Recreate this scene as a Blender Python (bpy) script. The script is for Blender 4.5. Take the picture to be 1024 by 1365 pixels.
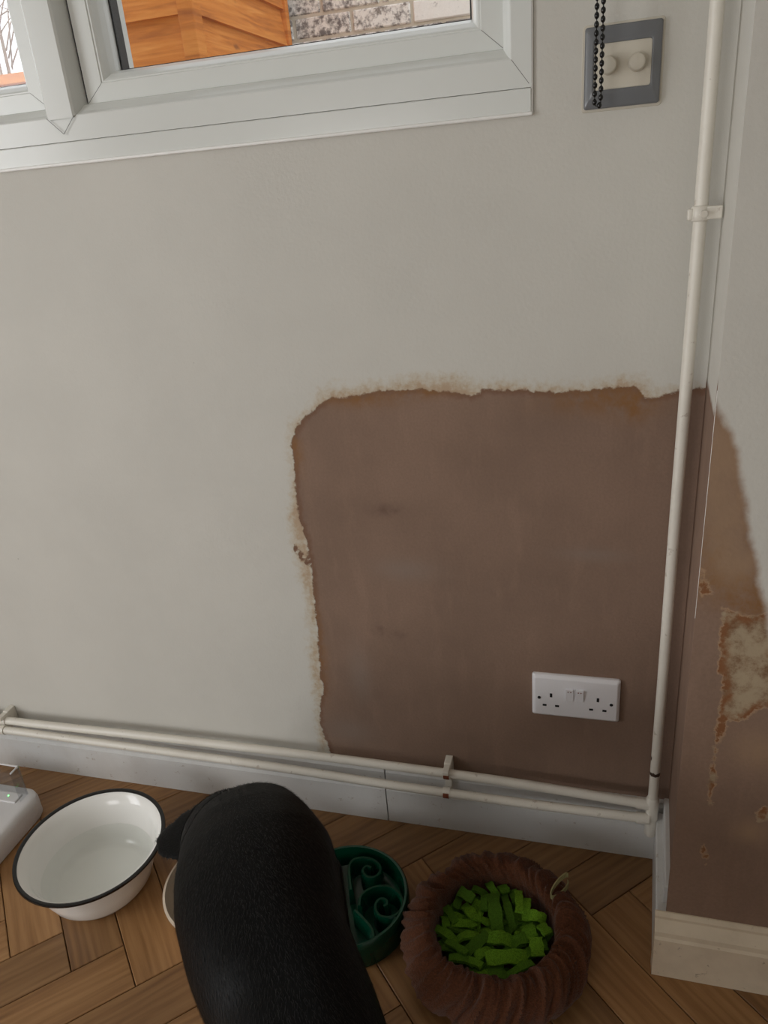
import bpy, bmesh, math, random
from mathutils import Vector, Matrix, noise as mnoise

random.seed(7)
for o in list(bpy.data.objects):
    bpy.data.objects.remove(o, do_unlink=True)
SC = bpy.context.scene
COL = SC.collection

# ------------------------------------------------------------------ camera
CAM_POS = Vector((-0.0250, -1.0902, 1.1705))
CAM_R = Vector((0.96276, 0.25749, -0.08242))
CAM_D = Vector((0.03169, -0.41023, -0.91143))
CAM_F = Vector((-0.26850, 0.87488, -0.40311))
FPX = 1005.0
cam_data = bpy.data.cameras.new('camera')
cam = bpy.data.objects.new('camera', cam_data)
COL.objects.link(cam)
cam_data.sensor_fit = 'VERTICAL'
cam_data.sensor_height = 24.0
cam_data.sensor_width = 18.0
cam_data.lens = FPX / 1365.0 * 24.0
cam_data.clip_start = 0.02
cam.matrix_world = Matrix((
    (CAM_R.x, -CAM_D.x, -CAM_F.x, CAM_POS.x),
    (CAM_R.y, -CAM_D.y, -CAM_F.y, CAM_POS.y),
    (CAM_R.z, -CAM_D.z, -CAM_F.z, CAM_POS.z),
    (0, 0, 0, 1)))
SC.camera = cam

# ------------------------------------------------------------------ light
world = bpy.data.worlds.new('overcast_sky')
SC.world = world
world.use_nodes = True
bg = world.node_tree.nodes['Background']
bg.inputs[0].default_value = (0.93, 0.96, 1.0, 1)
bg.inputs[1].default_value = 2.5

def area_light(name, loc, target, sx, sy, power, color):
    ld = bpy.data.lights.new(name, 'AREA')
    ld.shape = 'RECTANGLE'; ld.size = sx; ld.size_y = sy
    ld.energy = power; ld.color = color
    lo = bpy.data.objects.new(name, ld); COL.objects.link(lo)
    lo.location = loc
    d = Vector(target) - Vector(loc)
    lo.rotation_euler = d.to_track_quat('-Z', 'Y').to_euler()
    return lo
# daylight standing in the openings themselves: glazed door in the left wall (it throws the knob and socket
# shadows to the right) and a window in the wall behind the camera (glints in the basin, shade beside the riser)
area_light('door_left_offscreen', (-2.45, -1.75, 1.03), (0.0, -1.75, 1.03), 0.98, 2.0, 38, (0.98, 0.99, 1.0))
area_light('window_rear_offscreen', (-1.30, -3.25, 0.85), (-1.30, 0.0, 0.85), 0.88, 1.06, 17, (1.0, 0.97, 0.93))

SC.view_settings.view_transform = 'Standard'
SC.view_settings.look = 'None'
SC.view_settings.gamma = 1.0
SC.view_settings.use_curve_mapping = False
SC.view_settings.exposure = -0.62

# ------------------------------------------------------------------ pixel helpers
def ray(px, py):
    return CAM_R * ((px - 512) / FPX) + CAM_D * ((py - 682.5) / FPX) + CAM_F
def onz(px, py, z=0.0):
    d = ray(px, py); return CAM_POS + d * ((z - CAM_POS.z) / d.z)
def ony(px, py, y=0.0):
    d = ray(px, py); return CAM_POS + d * ((y - CAM_POS.y) / d.y)

# ------------------------------------------------------------------ object helpers
def s2l(c):
    return tuple((v / 12.92 if v <= 0.04045 else ((v + 0.055) / 1.055) ** 2.4) for v in c)
def rgb(r, g, b):
    return s2l((r / 255, g / 255, b / 255)) + (1,)

def mesh_from(name, verts, faces, smooth=False):
    me = bpy.data.meshes.new(name)
    me.from_pydata([tuple(v) for v in verts], [], faces)
    me.update()
    if smooth:
        for p in me.polygons: p.use_smooth = True
    return me
def fix_normals(me):
    bm = bmesh.new(); bm.from_mesh(me)
    bmesh.ops.recalc_face_normals(bm, faces=bm.faces)
    bm.to_mesh(me); bm.free()
def link(name, me, mat=None, parent=None, loc=None, rot=None):
    o = bpy.data.objects.new(name, me); COL.objects.link(o)
    if mat is not None and me is not None and len(me.materials) == 0:
        me.materials.append(mat)
    if parent is not None: o.parent = parent
    if loc is not None: o.location = loc
    if rot is not None: o.rotation_euler = rot
    return o
def thing(name, label, cat, loc=(0, 0, 0), rotz=0, group=None):
    o = bpy.data.objects.new(name, None); COL.objects.link(o)
    o.empty_display_size = 0.05
    o.location = loc; o.rotation_euler = (0, 0, rotz)
    return tag(o, label, cat, group)
def tag(o, label, cat, group=None):
    o['label'] = label; o['category'] = cat
    if group: o['group'] = group
    return o
def struct(o, label=None, cat=None):
    o['kind'] = 'structure'
    if label: o['label'] = label
    if cat: o['category'] = cat
    return o

class MB:
    """collects verts/faces of one mesh"""
    def __init__(self): self.v = []; self.f = []
    def add(self, vs, fs):
        n = len(self.v); self.v += [Vector(v) for v in vs]
        self.f += [tuple(i + n for i in f) for f in fs]; return self
    def box(self, x0, x1, y0, y1, z0, z1):
        vs = [(x, y, z) for z in (z0, z1) for y in (y0, y1) for x in (x0, x1)]
        return self.add(vs, [(0, 2, 3, 1), (4, 5, 7, 6), (0, 1, 5, 4), (2, 6, 7, 3), (0, 4, 6, 2), (1, 3, 7, 5)])
    def bbox(self, x0, x1, y0, y1, z0, z1, b=0.002, seg=2):
        bm = bmesh.new()
        bmesh.ops.create_cube(bm, size=1)
        for v in bm.verts:
            v.co = Vector(((x0 + x1) / 2 + v.co.x * (x1 - x0), (y0 + y1) / 2 + v.co.y * (y1 - y0), (z0 + z1) / 2 + v.co.z * (z1 - z0)))
        bmesh.ops.bevel(bm, geom=bm.edges[:], offset=b, segments=seg, affect='EDGES', profile=0.5)
        bm.verts.ensure_lookup_table()
        self.add([v.co.copy() for v in bm.verts], [tuple(v.index for v in f.verts) for f in bm.faces]); bm.free(); return self
    def loft(self, rings, cap0=True, cap1=True, closed=False):
        n = len(rings[0]); vs = [p for r in rings for p in r]; fs = []
        m = len(rings)
        for i in range(m if closed else m - 1):
            a = i * n; b = ((i + 1) % m) * n
            for k in range(n):
                k2 = (k + 1) % n
                fs.append((a + k, a + k2, b + k2, b + k))
        if not closed:
            if cap0: fs.append(tuple(range(n - 1, -1, -1)))
            if cap1: fs.append(tuple(range((m - 1) * n, m * n)))
        return self.add(vs, fs)
    def tube(self, pts, r, seg=14, caps=True):
        pts = [Vector(p) for p in pts]; rings = []
        rr = r if isinstance(r, (list, tuple)) else [r] * len(pts)
        up = Vector((0, 0, 1))
        t0 = (pts[1] - pts[0]).normalized()
        if abs(t0.dot(up)) > 0.9: up = Vector((0, 1, 0))
        for i, p in enumerate(pts):
            t = (pts[min(i + 1, len(pts) - 1)] - pts[max(i - 1, 0)]).normalized()
            s = t.cross(up).normalized(); u = s.cross(t).normalized(); up = u
            rings.append([p + (s * math.cos(2 * math.pi * k / seg) + u * math.sin(2 * math.pi * k / seg)) * rr[i] for k in range(seg)])
        return self.loft(rings, caps, caps)
    def lathe(self, prof, seg=64, center=(0, 0, 0), caps=True):
        c = Vector(center); rings = []
        for r, z in prof:
            rings.append([c + Vector((r * math.cos(2 * math.pi * k / seg), r * math.sin(2 * math.pi * k / seg), z)) for k in range(seg)])
        return self.loft(rings, caps and prof[0][0] > 1e-6, caps and prof[-1][0] > 1e-6)
    def prism(self, poly, axis, a0, a1):
        """poly: 2D outline; axis 'x': (y,z) 'y': (x,z) 'z': (x,y)"""
        def P(q, a):
            return (a, q[0], q[1]) if axis == 'x' else ((q[0], a, q[1]) if axis == 'y' else (q[0], q[1], a))
        n = len(poly)
        vs = [P(q, a0) for q in poly] + [P(q, a1) for q in poly]
        fs = [tuple(range(n - 1, -1, -1)), tuple(range(n, 2 * n))]
        for i in range(n):
            j = (i + 1) % n; fs.append((i, j, n + j, n + i))
        return self.add(vs, fs)
    def mesh(self, name, smooth=False, angle=None, norm=True):
        me = mesh_from(name, self.v, self.f, smooth)
        if norm: fix_normals(me)
        if smooth:
            for p in me.polygons: p.use_smooth = True
            if angle is not None:
                me.set_sharp_from_angle(angle=math.radians(angle))
        return me
    def build(self, name, mat, parent=None, smooth=False, angle=None, loc=None, rot=None):
        return link(name, self.mesh(name, smooth, angle), mat, parent, loc, rot)

# ------------------------------------------------------------------ node helpers
class NT:
    def __init__(self, name):
        self.m = bpy.data.materials.new(name); self.m.use_nodes = True
        self.t = self.m.node_tree; self.b = self.t.nodes['Principled BSDF']
    def n(self, typ, **kw):
        nd = self.t.nodes.new(typ)
        for k, v in kw.items(): setattr(nd, k, v)
        return nd
    def l(self, a, b): self.t.links.new(a, b)
    def coord(self, kind='Object'):
        return self.n('ShaderNodeTexCoord').outputs[kind]
    def mapping(self, src, scale=(1, 1, 1), rot=(0, 0, 0), loc=(0, 0, 0)):
        m = self.n('ShaderNodeMapping'); self.l(src, m.inputs[0])
        m.inputs['Location'].default_value = loc; m.inputs['Rotation'].default_value = rot; m.inputs['Scale'].default_value = scale
        return m.outputs[0]
    def noise(self, src, scale, detail=4, rough=0.5, dist=0.0, out='Fac'):
        nd = self.n('ShaderNodeTexNoise'); self.l(src, nd.inputs['Vector'])
        nd.inputs['Scale'].default_value = scale; nd.inputs['Detail'].default_value = detail
        nd.inputs['Roughness'].default_value = rough; nd.inputs['Distortion'].default_value = dist
        return nd.outputs[out]
    def math(self, op, a, b=None, c=None, clamp=False):
        nd = self.n('ShaderNodeMath', operation=op); nd.use_clamp = clamp
        for i, x in enumerate((a, b, c)):
            if x is None: continue
            if isinstance(x, (int, float)): nd.inputs[i].default_value = x
            else: self.l(x, nd.inputs[i])
        return nd.outputs[0]
    def rng(self, v, a, b, c=0.0, d=1.0, smooth=True):
        nd = self.n('ShaderNodeMapRange'); nd.interpolation_type = 'SMOOTHSTEP' if smooth else 'LINEAR'
        self.l(v, nd.inputs['Value'])
        for k, x in zip(('From Min', 'From Max', 'To Min', 'To Max'), (a, b, c, d)): nd.inputs[k].default_value = x
        return nd.outputs[0]
    def mix(self, fac, a, b, blend='MIX'):
        nd = self.n('ShaderNodeMix', data_type='RGBA', blend_type=blend)
        if isinstance(fac, (int, float)): nd.inputs[0].default_value = fac
        else: self.l(fac, nd.inputs[0])
        for i, x in ((6, a), (7, b)):
            if isinstance(x, tuple): nd.inputs[i].default_value = x
            else: self.l(x, nd.inputs[i])
        return nd.outputs[2]
    def attr(self, name):
        nd = self.n('ShaderNodeAttribute'); nd.attribute_name = name; return nd.outputs['Fac']
    def ramp(self, v, stops):
        nd = self.n('ShaderNodeValToRGB'); self.l(v, nd.inputs[0]); e = nd.color_ramp.elements
        while len(e) < len(stops): e.new(0.5)
        for el, (p, c) in zip(e, stops): el.position = p; el.color = c
        return nd.outputs[0]
    def bump(self, h, strength=0.3, dist=0.001):
        nd = self.n('ShaderNodeBump'); self.l(h, nd.inputs['Height'])
        nd.inputs['Strength'].default_value = strength; nd.inputs['Distance'].default_value = dist
        self.l(nd.outputs[0], self.b.inputs['Normal']); return nd
    def base(self, c):
        if isinstance(c, tuple): self.b.inputs['Base Color'].default_value = c
        else: self.l(c, self.b.inputs['Base Color'])
    def set(self, **kw):
        for k, v in kw.items():
            self.b.inputs[k.replace('_', ' ')].default_value = v

def simple(name, col, rough=0.5, var=0.06, scale=20, bump=0.0, bscale=200, spec=0.5, metal=0.0):
    t = NT(name); co = t.coord()
    n = t.noise(co, scale, 4)
    dark = tuple(c * (1 - var * 2) for c in col[:3]) + (1,); lite = tuple(min(1, c * (1 + var)) for c in col[:3]) + (1,)
    t.base(t.mix(n, dark, lite))
    t.set(Roughness=rough, Metallic=metal); t.b.inputs['Specular IOR Level'].default_value = spec
    if bump > 0: t.bump(t.noise(co, bscale, 3), bump, 0.002)
    return t.m

def painted_white(name, col, dirt=(0.30, 0.22, 0.15, 1), amount=0.5, rough=0.42):
    """old gloss paint with grime and scuffs"""
    t = NT(name); co = t.coord('Object')
    g = t.noise(co, 9, 6, 0.65); f = t.noise(co, 70, 5, 0.6)
    grime = t.rng(g, 0.44, 0.68, 0, 0.5 * amount)
    spots = t.rng(f, 0.64, 0.70, 0, 0.8 * amount)
    c = t.mix(grime, col, tuple(0.55 * a + 0.45 * b for a, b in zip(col, dirt)))
    c = t.mix(spots, c, dirt)
    t.base(c); t.set(Roughness=rough)
    t.bump(t.noise(co, 45, 3), 0.25, 0.002)
    return t.m

# ------------------------------------------------------------------ materials
M = {}
M['upvc'] = simple('upvc', rgb(222, 224, 220), 0.2, 0.03, 6)
M['caulk'] = simple('caulk', rgb(252, 251, 248), 0.45, 0.03, 30)
M['gloss_white'] = painted_white('gloss_white', rgb(217, 217, 215), amount=0.55)
M['pipe_white'] = painted_white('pipe_white', rgb(226, 221, 210), amount=0.5, rough=0.35)
M['nib_skirt'] = painted_white('nib_skirt', rgb(222, 207, 184), amount=0.85)
M['plain_wall'] = simple('plain_wall', rgb(205, 200, 190), 0.85, 0.03, 3)
M['ceiling'] = simple('ceiling_white', rgb(225, 222, 216), 0.9, 0.02, 3)
M['joint_grey'] = simple('joint_grey', rgb(120, 120, 116), 0.6)
M['black_rubber'] = simple('black_rubber', rgb(22, 23, 26), 0.5)
M['black_bead'] = simple('black_bead', rgb(12, 11, 12), 0.25)
M['switch_grey'] = simple('switch_grey', rgb(112, 114, 117), 0.25, 0.03, 30, spec=0.6)
M['switch_cream'] = simple('switch_cream', rgb(208, 201, 186), 0.45, 0.02, 30)
M['socket_white'] = simple('socket_white', rgb(236, 235, 238), 0.35, 0.01, 30)
M['dark_hole'] = simple('dark_hole', rgb(14, 12, 12), 0.8)
M['rust'] = simple('rust', rgb(128, 66, 40), 0.7, 0.2, 300, 0.3, 400)
M['chip'] = simple('chip', rgb(66, 48, 38), 0.7, 0.2, 300)
M['mortar_dark'] = simple('sub_floor', rgb(38, 24, 14), 0.9)
M['enamel'] = simple('enamel', rgb(247, 246, 242), 0.14, 0.01, 10)
M['enamel_black'] = simple('enamel_black', rgb(14, 14, 16), 0.2)
M['feeder_white'] = simple('feeder_white', rgb(214, 212, 212), 0.4, 0.03, 20)
M['feeder_grey'] = simple('feeder_grey', rgb(120, 118, 116), 0.45, 0.03, 20)
M['feeder_bowl'] = simple('feeder_bowl', rgb(36, 34, 34), 0.4)
M['cream_ceramic'] = simple('cream_ceramic', rgb(222, 205, 184), 0.25, 0.02, 20)
M['green_plastic'] = simple('green_plastic', rgb(3, 62, 43), 0.2, 0.05, 20)
M['tag_cloth'] = simple('tag_cloth', rgb(150, 142, 96), 0.9, 0.25, 300, 0.4, 500)

def mat_glass(name, tint=(1, 1, 1, 1), rough=0.0):
    t = NT(name); out = t.t.nodes['Material Output']
    tr = t.n('ShaderNodeBsdfTransparent'); tr.inputs[0].default_value = tint
    gl = t.n('ShaderNodeBsdfGlossy'); gl.inputs['Roughness'].default_value = 0.03
    lw = t.n('ShaderNodeLayerWeight'); lw.inputs[0].default_value = 0.5
    fac = t.math('ADD', t.math('MULTIPLY', t.math('POWER', lw.outputs['Facing'], 5.0), 0.9), 0.035)
    mx = t.n('ShaderNodeMixShader'); t.l(fac, mx.inputs[0]); t.l(tr.outputs[0], mx.inputs[1]); t.l(gl.outputs[0], mx.inputs[2])
    t.l(mx.outputs[0], out.inputs[0]); return t.m
M['glass'] = mat_glass('window_glass')
M['acrylic'] = mat_glass('clear_acrylic', (0.90, 0.91, 0.92, 1))
M['water'] = mat_glass('clear_water', (0.94, 0.955, 0.945, 1))

def mat_led():
    t = NT('green_led'); t.base((0.1, 0.9, 0.15, 1)); t.b.inputs['Emission Color'].default_value = (0.15, 1.0, 0.2, 1)
    t.b.inputs['Emission Strength'].default_value = 6; return t.m
M['led'] = mat_led()

def mat_oak():
    t = NT('oak_plank'); co = t.coord('Object')
    info = t.n('ShaderNodeObjectInfo'); rnd = info.outputs['Random']
    off = t.n('ShaderNodeCombineXYZ'); t.l(t.math('MULTIPLY', rnd, 37.0), off.inputs[0]); t.l(t.math('MULTIPLY', rnd, 91.0), off.inputs[1]); t.l(t.math('MULTIPLY', rnd, 13.0), off.inputs[2])
    add = t.n('ShaderNodeVectorMath', operation='ADD'); t.l(co, add.inputs[0]); t.l(off.outputs[0], add.inputs[1]); v = add.outputs[0]
    broad = t.noise(t.mapping(v, (2.2, 22, 22)), 1.0, 5, 0.6, 0.6)
    grain = t.noise(t.mapping(v, (9, 210, 210)), 1.0, 4, 0.6)
    rings = t.n('ShaderNodeTexWave', wave_type='BANDS', bands_direction='Y'); t.l(t.mapping(v, (1.5, 12, 12)), rings.inputs['Vector'])
    rings.inputs['Scale'].default_value = 1.6; rings.inputs['Distortion'].default_value = 9; rings.inputs['Detail'].default_value = 3; rings.inputs['Detail Scale'].default_value = 1.4
    f = t.math('ADD', t.math('MULTIPLY', broad, 0.66), t.math('MULTIPLY', rings.outputs[0], 0.12))
    f = t.math('ADD', f, t.math('MULTIPLY', grain, 0.32))
    c = t.ramp(f, [(0.25, rgb(104, 70, 42)), (0.50, rgb(142, 103, 64)), (0.70, rgb(162, 122, 80)), (0.9, rgb(178, 138, 96))])
    hsv = t.n('ShaderNodeHueSaturation'); t.l(c, hsv.inputs['Color']); t.l(t.rng(rnd, 0, 1, 0.66, 1.12, False), hsv.inputs['Value'])
    hsv.inputs['Saturation'].default_value = 1.02
    knot = t.noise(t.mapping(v, (14, 26, 26)), 1.0, 2, 0.5)
    c2 = t.mix(t.rng(knot, 0.76, 0.82, 0, 0.75), hsv.outputs[0], rgb(58, 34, 18))
    t.base(c2); t.l(t.rng(grain, 0.2, 0.8, 0.36, 0.55), t.b.inputs['Roughness'])
    t.bump(grain, 0.18, 0.001)
    return t.m
M['oak'] = mat_oak()

def mat_wall(name, paint, plaster, nib=False):
    """emulsion over pink-brown gypsum plaster; the outlines come from the signed distance attributes"""
    t = NT(name); co = t.coord('Object')
    n1 = t.math('SUBTRACT', t.noise(co, 90, 6, 0.65), 0.5); n2 = t.math('SUBTRACT', t.noise(co, 22, 4, 0.55), 0.5)
    nb = t.noise(co, 5, 5, 0.55); nf = t.noise(co, 260, 3, 0.5)
    tan = rgb(168, 132, 98); tan_l = rgb(190, 174, 148)
    p = t.mix(t.rng(nb, 0.3, 0.7), tuple(c * 0.95 for c in paint[:3]) + (1,), paint)
    speck = t.rng(t.noise(co, 75, 2, 0.5), 0.79, 0.81, 0, 0.55)
    p = t.mix(speck, p, rgb(120, 112, 100))
    smear = t.noise(t.mapping(co, (30, 30, 7)), 1.0, 5, 0.6)
    pl = t.mix(t.rng(nb, 0.25, 0.75), tuple(c * 0.84 for c in plaster[:3]) + (1,), tuple(c * 1.08 for c in plaster[:3]) + (1,))
    pl = t.mix(t.rng(smear, 0.50, 0.74, 0, 0.32), pl, tuple(c * 1.35 for c in plaster[:3]) + (1,))
    pl = t.mix(t.rng(nf, 0.3, 0.7, 0, 0.26), pl, tuple(c * 0.7 for c in plaster[:3]) + (1,))
    wob = t.math('ADD', t.math('MULTIPLY', n1, 0.006 if nib else 0.016), t.math('MULTIPLY', n2, 0.014 if nib else 0.010))
    sd = t.math('ADD', t.attr('sd'), wob)
    fr = t.math('ADD', t.attr('fringe'), t.math('ADD', t.math('MULTIPLY', n1, 0.05), t.math('MULTIPLY', n2, 0.03)))
    c = t.mix(t.rng(fr, 0.010, -0.014, 0, 0.72), p, tan_l)
    c = t.mix(t.rng(fr, -0.004, -0.020, 0, 0.55), c, tan)
    inner = t.mix(t.rng(sd, -0.012, -0.001, 0, 0.55), pl, rgb(112, 74, 50))
    stain = t.math('MULTIPLY', t.attr('stain'), t.rng(t.noise(co, 34, 6, 0.7), 0.3, 0.62))
    inner = t.mix(t.math('MULTIPLY', stain, 1.0, clamp=True), inner, rgb(136, 98, 62))
    inner = t.mix(t.math('MULTIPLY', t.math('MULTIPLY', t.attr('dark'), t.rng(t.noise(co, 40, 5, 0.6), 0.3, 0.65)), 0.5, clamp=True), inner, rgb(74, 50, 42))
    inner = t.mix(t.math('MULTIPLY', t.attr('grey'), 0.6, clamp=True), inner, rgb(140, 124, 113))
    if nib:
        wt = t.math('MULTIPLY', t.attr('tan'), t.rng(t.noise(co, 14, 5, 0.6), 0.2, 0.6))
        inner = t.mix(t.math('MULTIPLY', wt, 0.8, clamp=True), inner, rgb(160, 132, 106))
        cr = t.math('ADD', t.attr('cream'), t.math('ADD', t.math('MULTIPLY', n1, 0.02), t.math('MULTIPLY', n2, 0.022)))
        blot = t.rng(t.noise(co, 30, 6, 0.7), 0.42, 0.66)
        crc = t.mix(blot, rgb(170, 152, 126), rgb(120, 88, 62))
        edge = t.mix(t.rng(cr, -0.003, -0.0005), rgb(132, 88, 56), rgb(184, 152, 120))
        crc = t.mix(t.math('MULTIPLY', t.rng(cr, -0.018, -0.004), t.rng(t.noise(co, 48, 4, 0.6), 0.36, 0.56)), crc, edge)
        inner = t.mix(t.rng(cr, 0.002, -0.003), inner, crc)
    fac = t.rng(sd, 0.006 if nib else 0.0016, -0.006 if nib else -0.0016)
    c = t.mix(fac, c, inner)
    t.base(c)
    t.l(t.rng(fac, 0, 1, 0.62, 0.85, False), t.b.inputs['Roughness'])
    t.b.inputs['Specular IOR Level'].default_value = 0.3
    h = t.math('ADD', t.math('MULTIPLY', fac, -0.6), t.math('MULTIPLY', t.noise(co, 190, 3, 0.6), 0.35))
    h = t.math('ADD', h, t.math('MULTIPLY', t.noise(co, 25, 4, 0.6), 0.6))
    t.bump(h, 0.45, 0.0024)
    return t.m

# ------------------------------------------------------------------ signed distances for the plaster patches
def sd_poly(pts, x, y):
    d = 1e9; inside = False; n = len(pts); j = n - 1
    for i in range(n):
        ax, ay = pts[i]; bx, by = pts[j]
        ex, ey = bx - ax, by - ay; wx, wy = x - ax, y - ay
        q = max(0.0, min(1.0, (wx * ex + wy * ey) / (ex * ex + ey * ey + 1e-12)))
        dx, dy = wx - ex * q, wy - ey * q
        d = min(d, dx * dx + dy * dy)
        if (ay > y) != (by > y) and x < (bx - ax) * (y - ay) / (by - ay) + ax: inside = not inside
        j = i
    return -math.sqrt(d) if inside else math.sqrt(d)
def wallpts(px, y): return [(p.x, p.z) for p in (ony(a, b, y) for a, b in px)]

WT = 0.26   # thickness of the outer wall
X_R, X_L = 0.104, -2.40
X_C = 0.1170                       # inner corner at the back wall; the side face splays to X_R at the front
def side_x(y): return X_C + (X_C - X_R) / 0.225 * y
CEIL = 2.42
WX0, WX1, WZ0, WZ1 = -1.476, -0.117, 1.230, 2.25
patch = wallpts([(397, 567), (406, 556), (424, 541), (439, 531), (473, 528), (507, 521), (558, 518), (587, 521), (632, 527), (646, 516), (666, 521), (700, 520), (734, 523), (779, 521), (813, 517), (847, 515), (861, 531), (881, 528), (906, 520)], 0)
patch += [(0.20, 0.875), (0.20, 0.0)]
patch += wallpts([(452, 1040), (440, 1002), (428, 968), (427, 935), (433, 918), (428, 903), (424, 853), (420, 803), (416, 760), (409, 722), (400, 690), (395, 660), (392, 620), (388, 590)], 0)
nick = wallpts([(389, 728), (395, 726), (404, 740), (413, 750), (409, 754), (398, 742)], 0)
fringe = wallpts([(385, 600), (386, 565), (404, 548), (420, 530), (440, 515), (480, 516), (530, 506), (560, 500), (600, 500), (640, 508), (690, 508), (740, 512), (800, 510), (835, 497), (850, 502), (870, 518), (905, 515)], 0)
fringe += [(0.20, 0.86), (0.2, 0.85)] + wallpts([(860, 540), (640, 540), (420, 560), (400, 600), (415, 700), (440, 1000), (427, 1003), (415, 900), (408, 800), (390, 735), (386, 690)], 0)
def blob(x, z, cx, cz, rx, rz): return math.exp(-(((x - cx) / rx) ** 2 + ((z - cz) / rz) ** 2))
def bl(px, py, rx, rz, y=0.0):
    p = ony(px, py, y); return (p.x, p.z, rx, rz)
stains = [bl(800, 530, .075, .022), bl(845, 545, .022, .02), bl(480, 533, .06, .012), bl(395, 600, .01, .04), bl(425, 860, .012, .10), bl(560, 522, .05, .010)]
darks = [bl(505, 840, .010, .010), bl(530, 846, .012, .008), bl(515, 680, .03, .012)]
greys = [bl(465, 975, .05, .03), bl(480, 900, .02, .06), bl(540, 760, .05, .02), bl(790, 740, .05, .01)]

def grid_axis(a, b, regions, coarse=0.09):
    """sorted coordinates from a to b, fine inside regions (lo, hi, step); every region end is a coordinate"""
    cuts = sorted({a, b} | {round(v, 6) for r in regions for v in r[:2] if a < v < b})
    out = [a]
    for lo, hi in zip(cuts[:-1], cuts[1:]):
        st = coarse
        for r in regions:
            if r[0] - 1e-6 <= lo and hi <= r[1] + 1e-6: st = min(st, r[2])
        n = max(1, int(math.ceil((hi - lo) / st)))
        out += [lo + (hi - lo) * (k + 1) / n for k in range(n)]
    return out

def attr_float(me, name, vals):
    a = me.attributes.new(name, 'FLOAT', 'POINT'); a.data.foreach_set('value', vals)

# ------------------------------------------------------------------ the room
# back wall with the window
xs = grid_axis(X_L, 1.5, [(WX0, WX1, 0.2), (-0.60, X_C + 0.02, 0.009)])
zs = grid_axis(0.0, CEIL, [(WZ0, WZ1, 0.2), (0.06, 0.95, 0.009)])
mb = MB(); idx = {}
def wv(i, k, y):
    key = (i, k, y)
    if key not in idx: idx[key] = len(mb.v); mb.v.append(Vector((xs[i], y, zs[k])))
    return idx[key]
def hole(i, k): 
    cx, cz = (xs[i] + xs[i + 1]) / 2, (zs[k] + zs[k + 1]) / 2
    return WX0 < cx < WX1 and WZ0 < cz < WZ1
for i in range(len(xs) - 1):
    for k in range(len(zs) - 1):
        if hole(i, k): continue
        mb.f.append((wv(i, k, 0.0), wv(i + 1, k, 0.0), wv(i + 1, k + 1, 0.0), wv(i, k + 1, 0.0)))
nfront = len(mb.v)
for x0, x1, z0, z1 in ((X_L, WX0, 0, CEIL), (WX1, 1.5, 0, CEIL), (WX0, WX1, 0, WZ0), (WX0, WX1, WZ1, CEIL)):
    mb.add([(x0, WT, z0), (x0, WT, z1), (x1, WT, z1), (x1, WT, z0)], [(0, 1, 2, 3)])
for a, b in (((WX0, WZ0), (WX1, WZ0)), ((WX1, WZ0), (WX1, WZ1)), ((WX1, WZ1), (WX0, WZ1)), ((WX0, WZ1), (WX0, WZ0))):
    mb.add([(a[0], 0, a[1]), (b[0], 0, b[1]), (b[0], WT, b[1]), (a[0], WT, a[1])], [(0, 1, 2, 3)])
me = mesh_from('wall_back', mb.v, mb.f)
V = {k: [] for k in ('sd', 'fringe', 'stain', 'dark', 'grey')}
for v in me.vertices:
    x, z = v.co.x, v.co.z
    near = v.index < nfront and -0.72 < x < 0.2 and z < 1.05
    V['sd'].append(min(sd_poly(patch, x, z), sd_poly(nick, x, z)) if near else 1.0)
    V['fringe'].append(sd_poly(fringe, x, z) if near else 1.0)
    V['stain'].append(min(1, sum(blob(x, z, *s) for s in stains)) if near else 0)
    V['dark'].append(min(1, sum(blob(x, z, *s) for s in darks)) if near else 0)
    V['grey'].append(min(1, sum(blob(x, z, *s) for s in greys)) if near else 0)
for k, vals in V.items(): attr_float(me, k, vals)
PLASTER = rgb(140, 115, 99)
wall_mat = mat_wall('painted_plaster', rgb(208, 205, 197), PLASTER)
struct(link('wall_back', me, wall_mat), 'greyish white painted wall with a bare brown plaster patch', 'wall')

# projecting wall (chimney breast) on the right
NY = -0.225
nib_px = lambda pts: wallpts(pts, NY)
nbrown = nib_px([(930, 530), (952, 532), (958, 545), (966, 558), (976, 580), (984, 602), (990, 650), (998, 690), (1008, 740), (1016, 790), (1024, 830), (1050, 960), (1100, 1300), (870, 1300)])
ncream = nib_px([(964, 808), (975, 812), (1000, 822), (1040, 815), (1045, 940), (1012, 946), (985, 962), (972, 958), (966, 975), (958, 1000), (953, 1040), (948, 1075), (944, 1078), (946, 1030), (950, 1000), (957, 965), (960, 930), (961, 900), (958, 870)])
nscar = nib_px([(937, 1122), (940, 1123), (942, 1145), (944, 1160), (940, 1158)])
nspot = nib_px([(1008, 1080), (1024, 1075), (1026, 1092), (1012, 1095)])
nspot2 = nib_px([(934, 792), (936, 760), (941, 757), (943, 786), (954, 790), (952, 795)])
nst = [bl(945, 770, .012, .03, NY), bl(950, 735, .012, .03, NY), bl(985, 785, .03, .025, NY), bl(1010, 800, .03, .03, NY)]
ntan = [bl(965, 600, .02, .06, NY), bl(975, 680, .03, .07, NY), bl(985, 740, .03, .04, NY), bl(1010, 1000, .03, .03, NY), bl(1000, 1110, .02, .02, NY)]
ndark = []
nx1 = 1.5
xs2 = grid_axis(X_R - 0.004, nx1, [(X_R - 0.004, 0.30, 0.006)], 0.15); zs2 = grid_axis(0.0, CEIL, [(0.06, 1.02, 0.007)], 0.12)
mb = MB()
nz = len(zs2)
for x in xs2:
    for z in zs2: mb.v.append(Vector((x, NY, z)))
for i in range(len(xs2) - 1):
    for k in range(nz - 1): mb.f.append((i * nz + k, (i + 1) * nz + k, (i + 1) * nz + k + 1, i * nz + k + 1))
nfront = len(mb.v)
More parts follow.
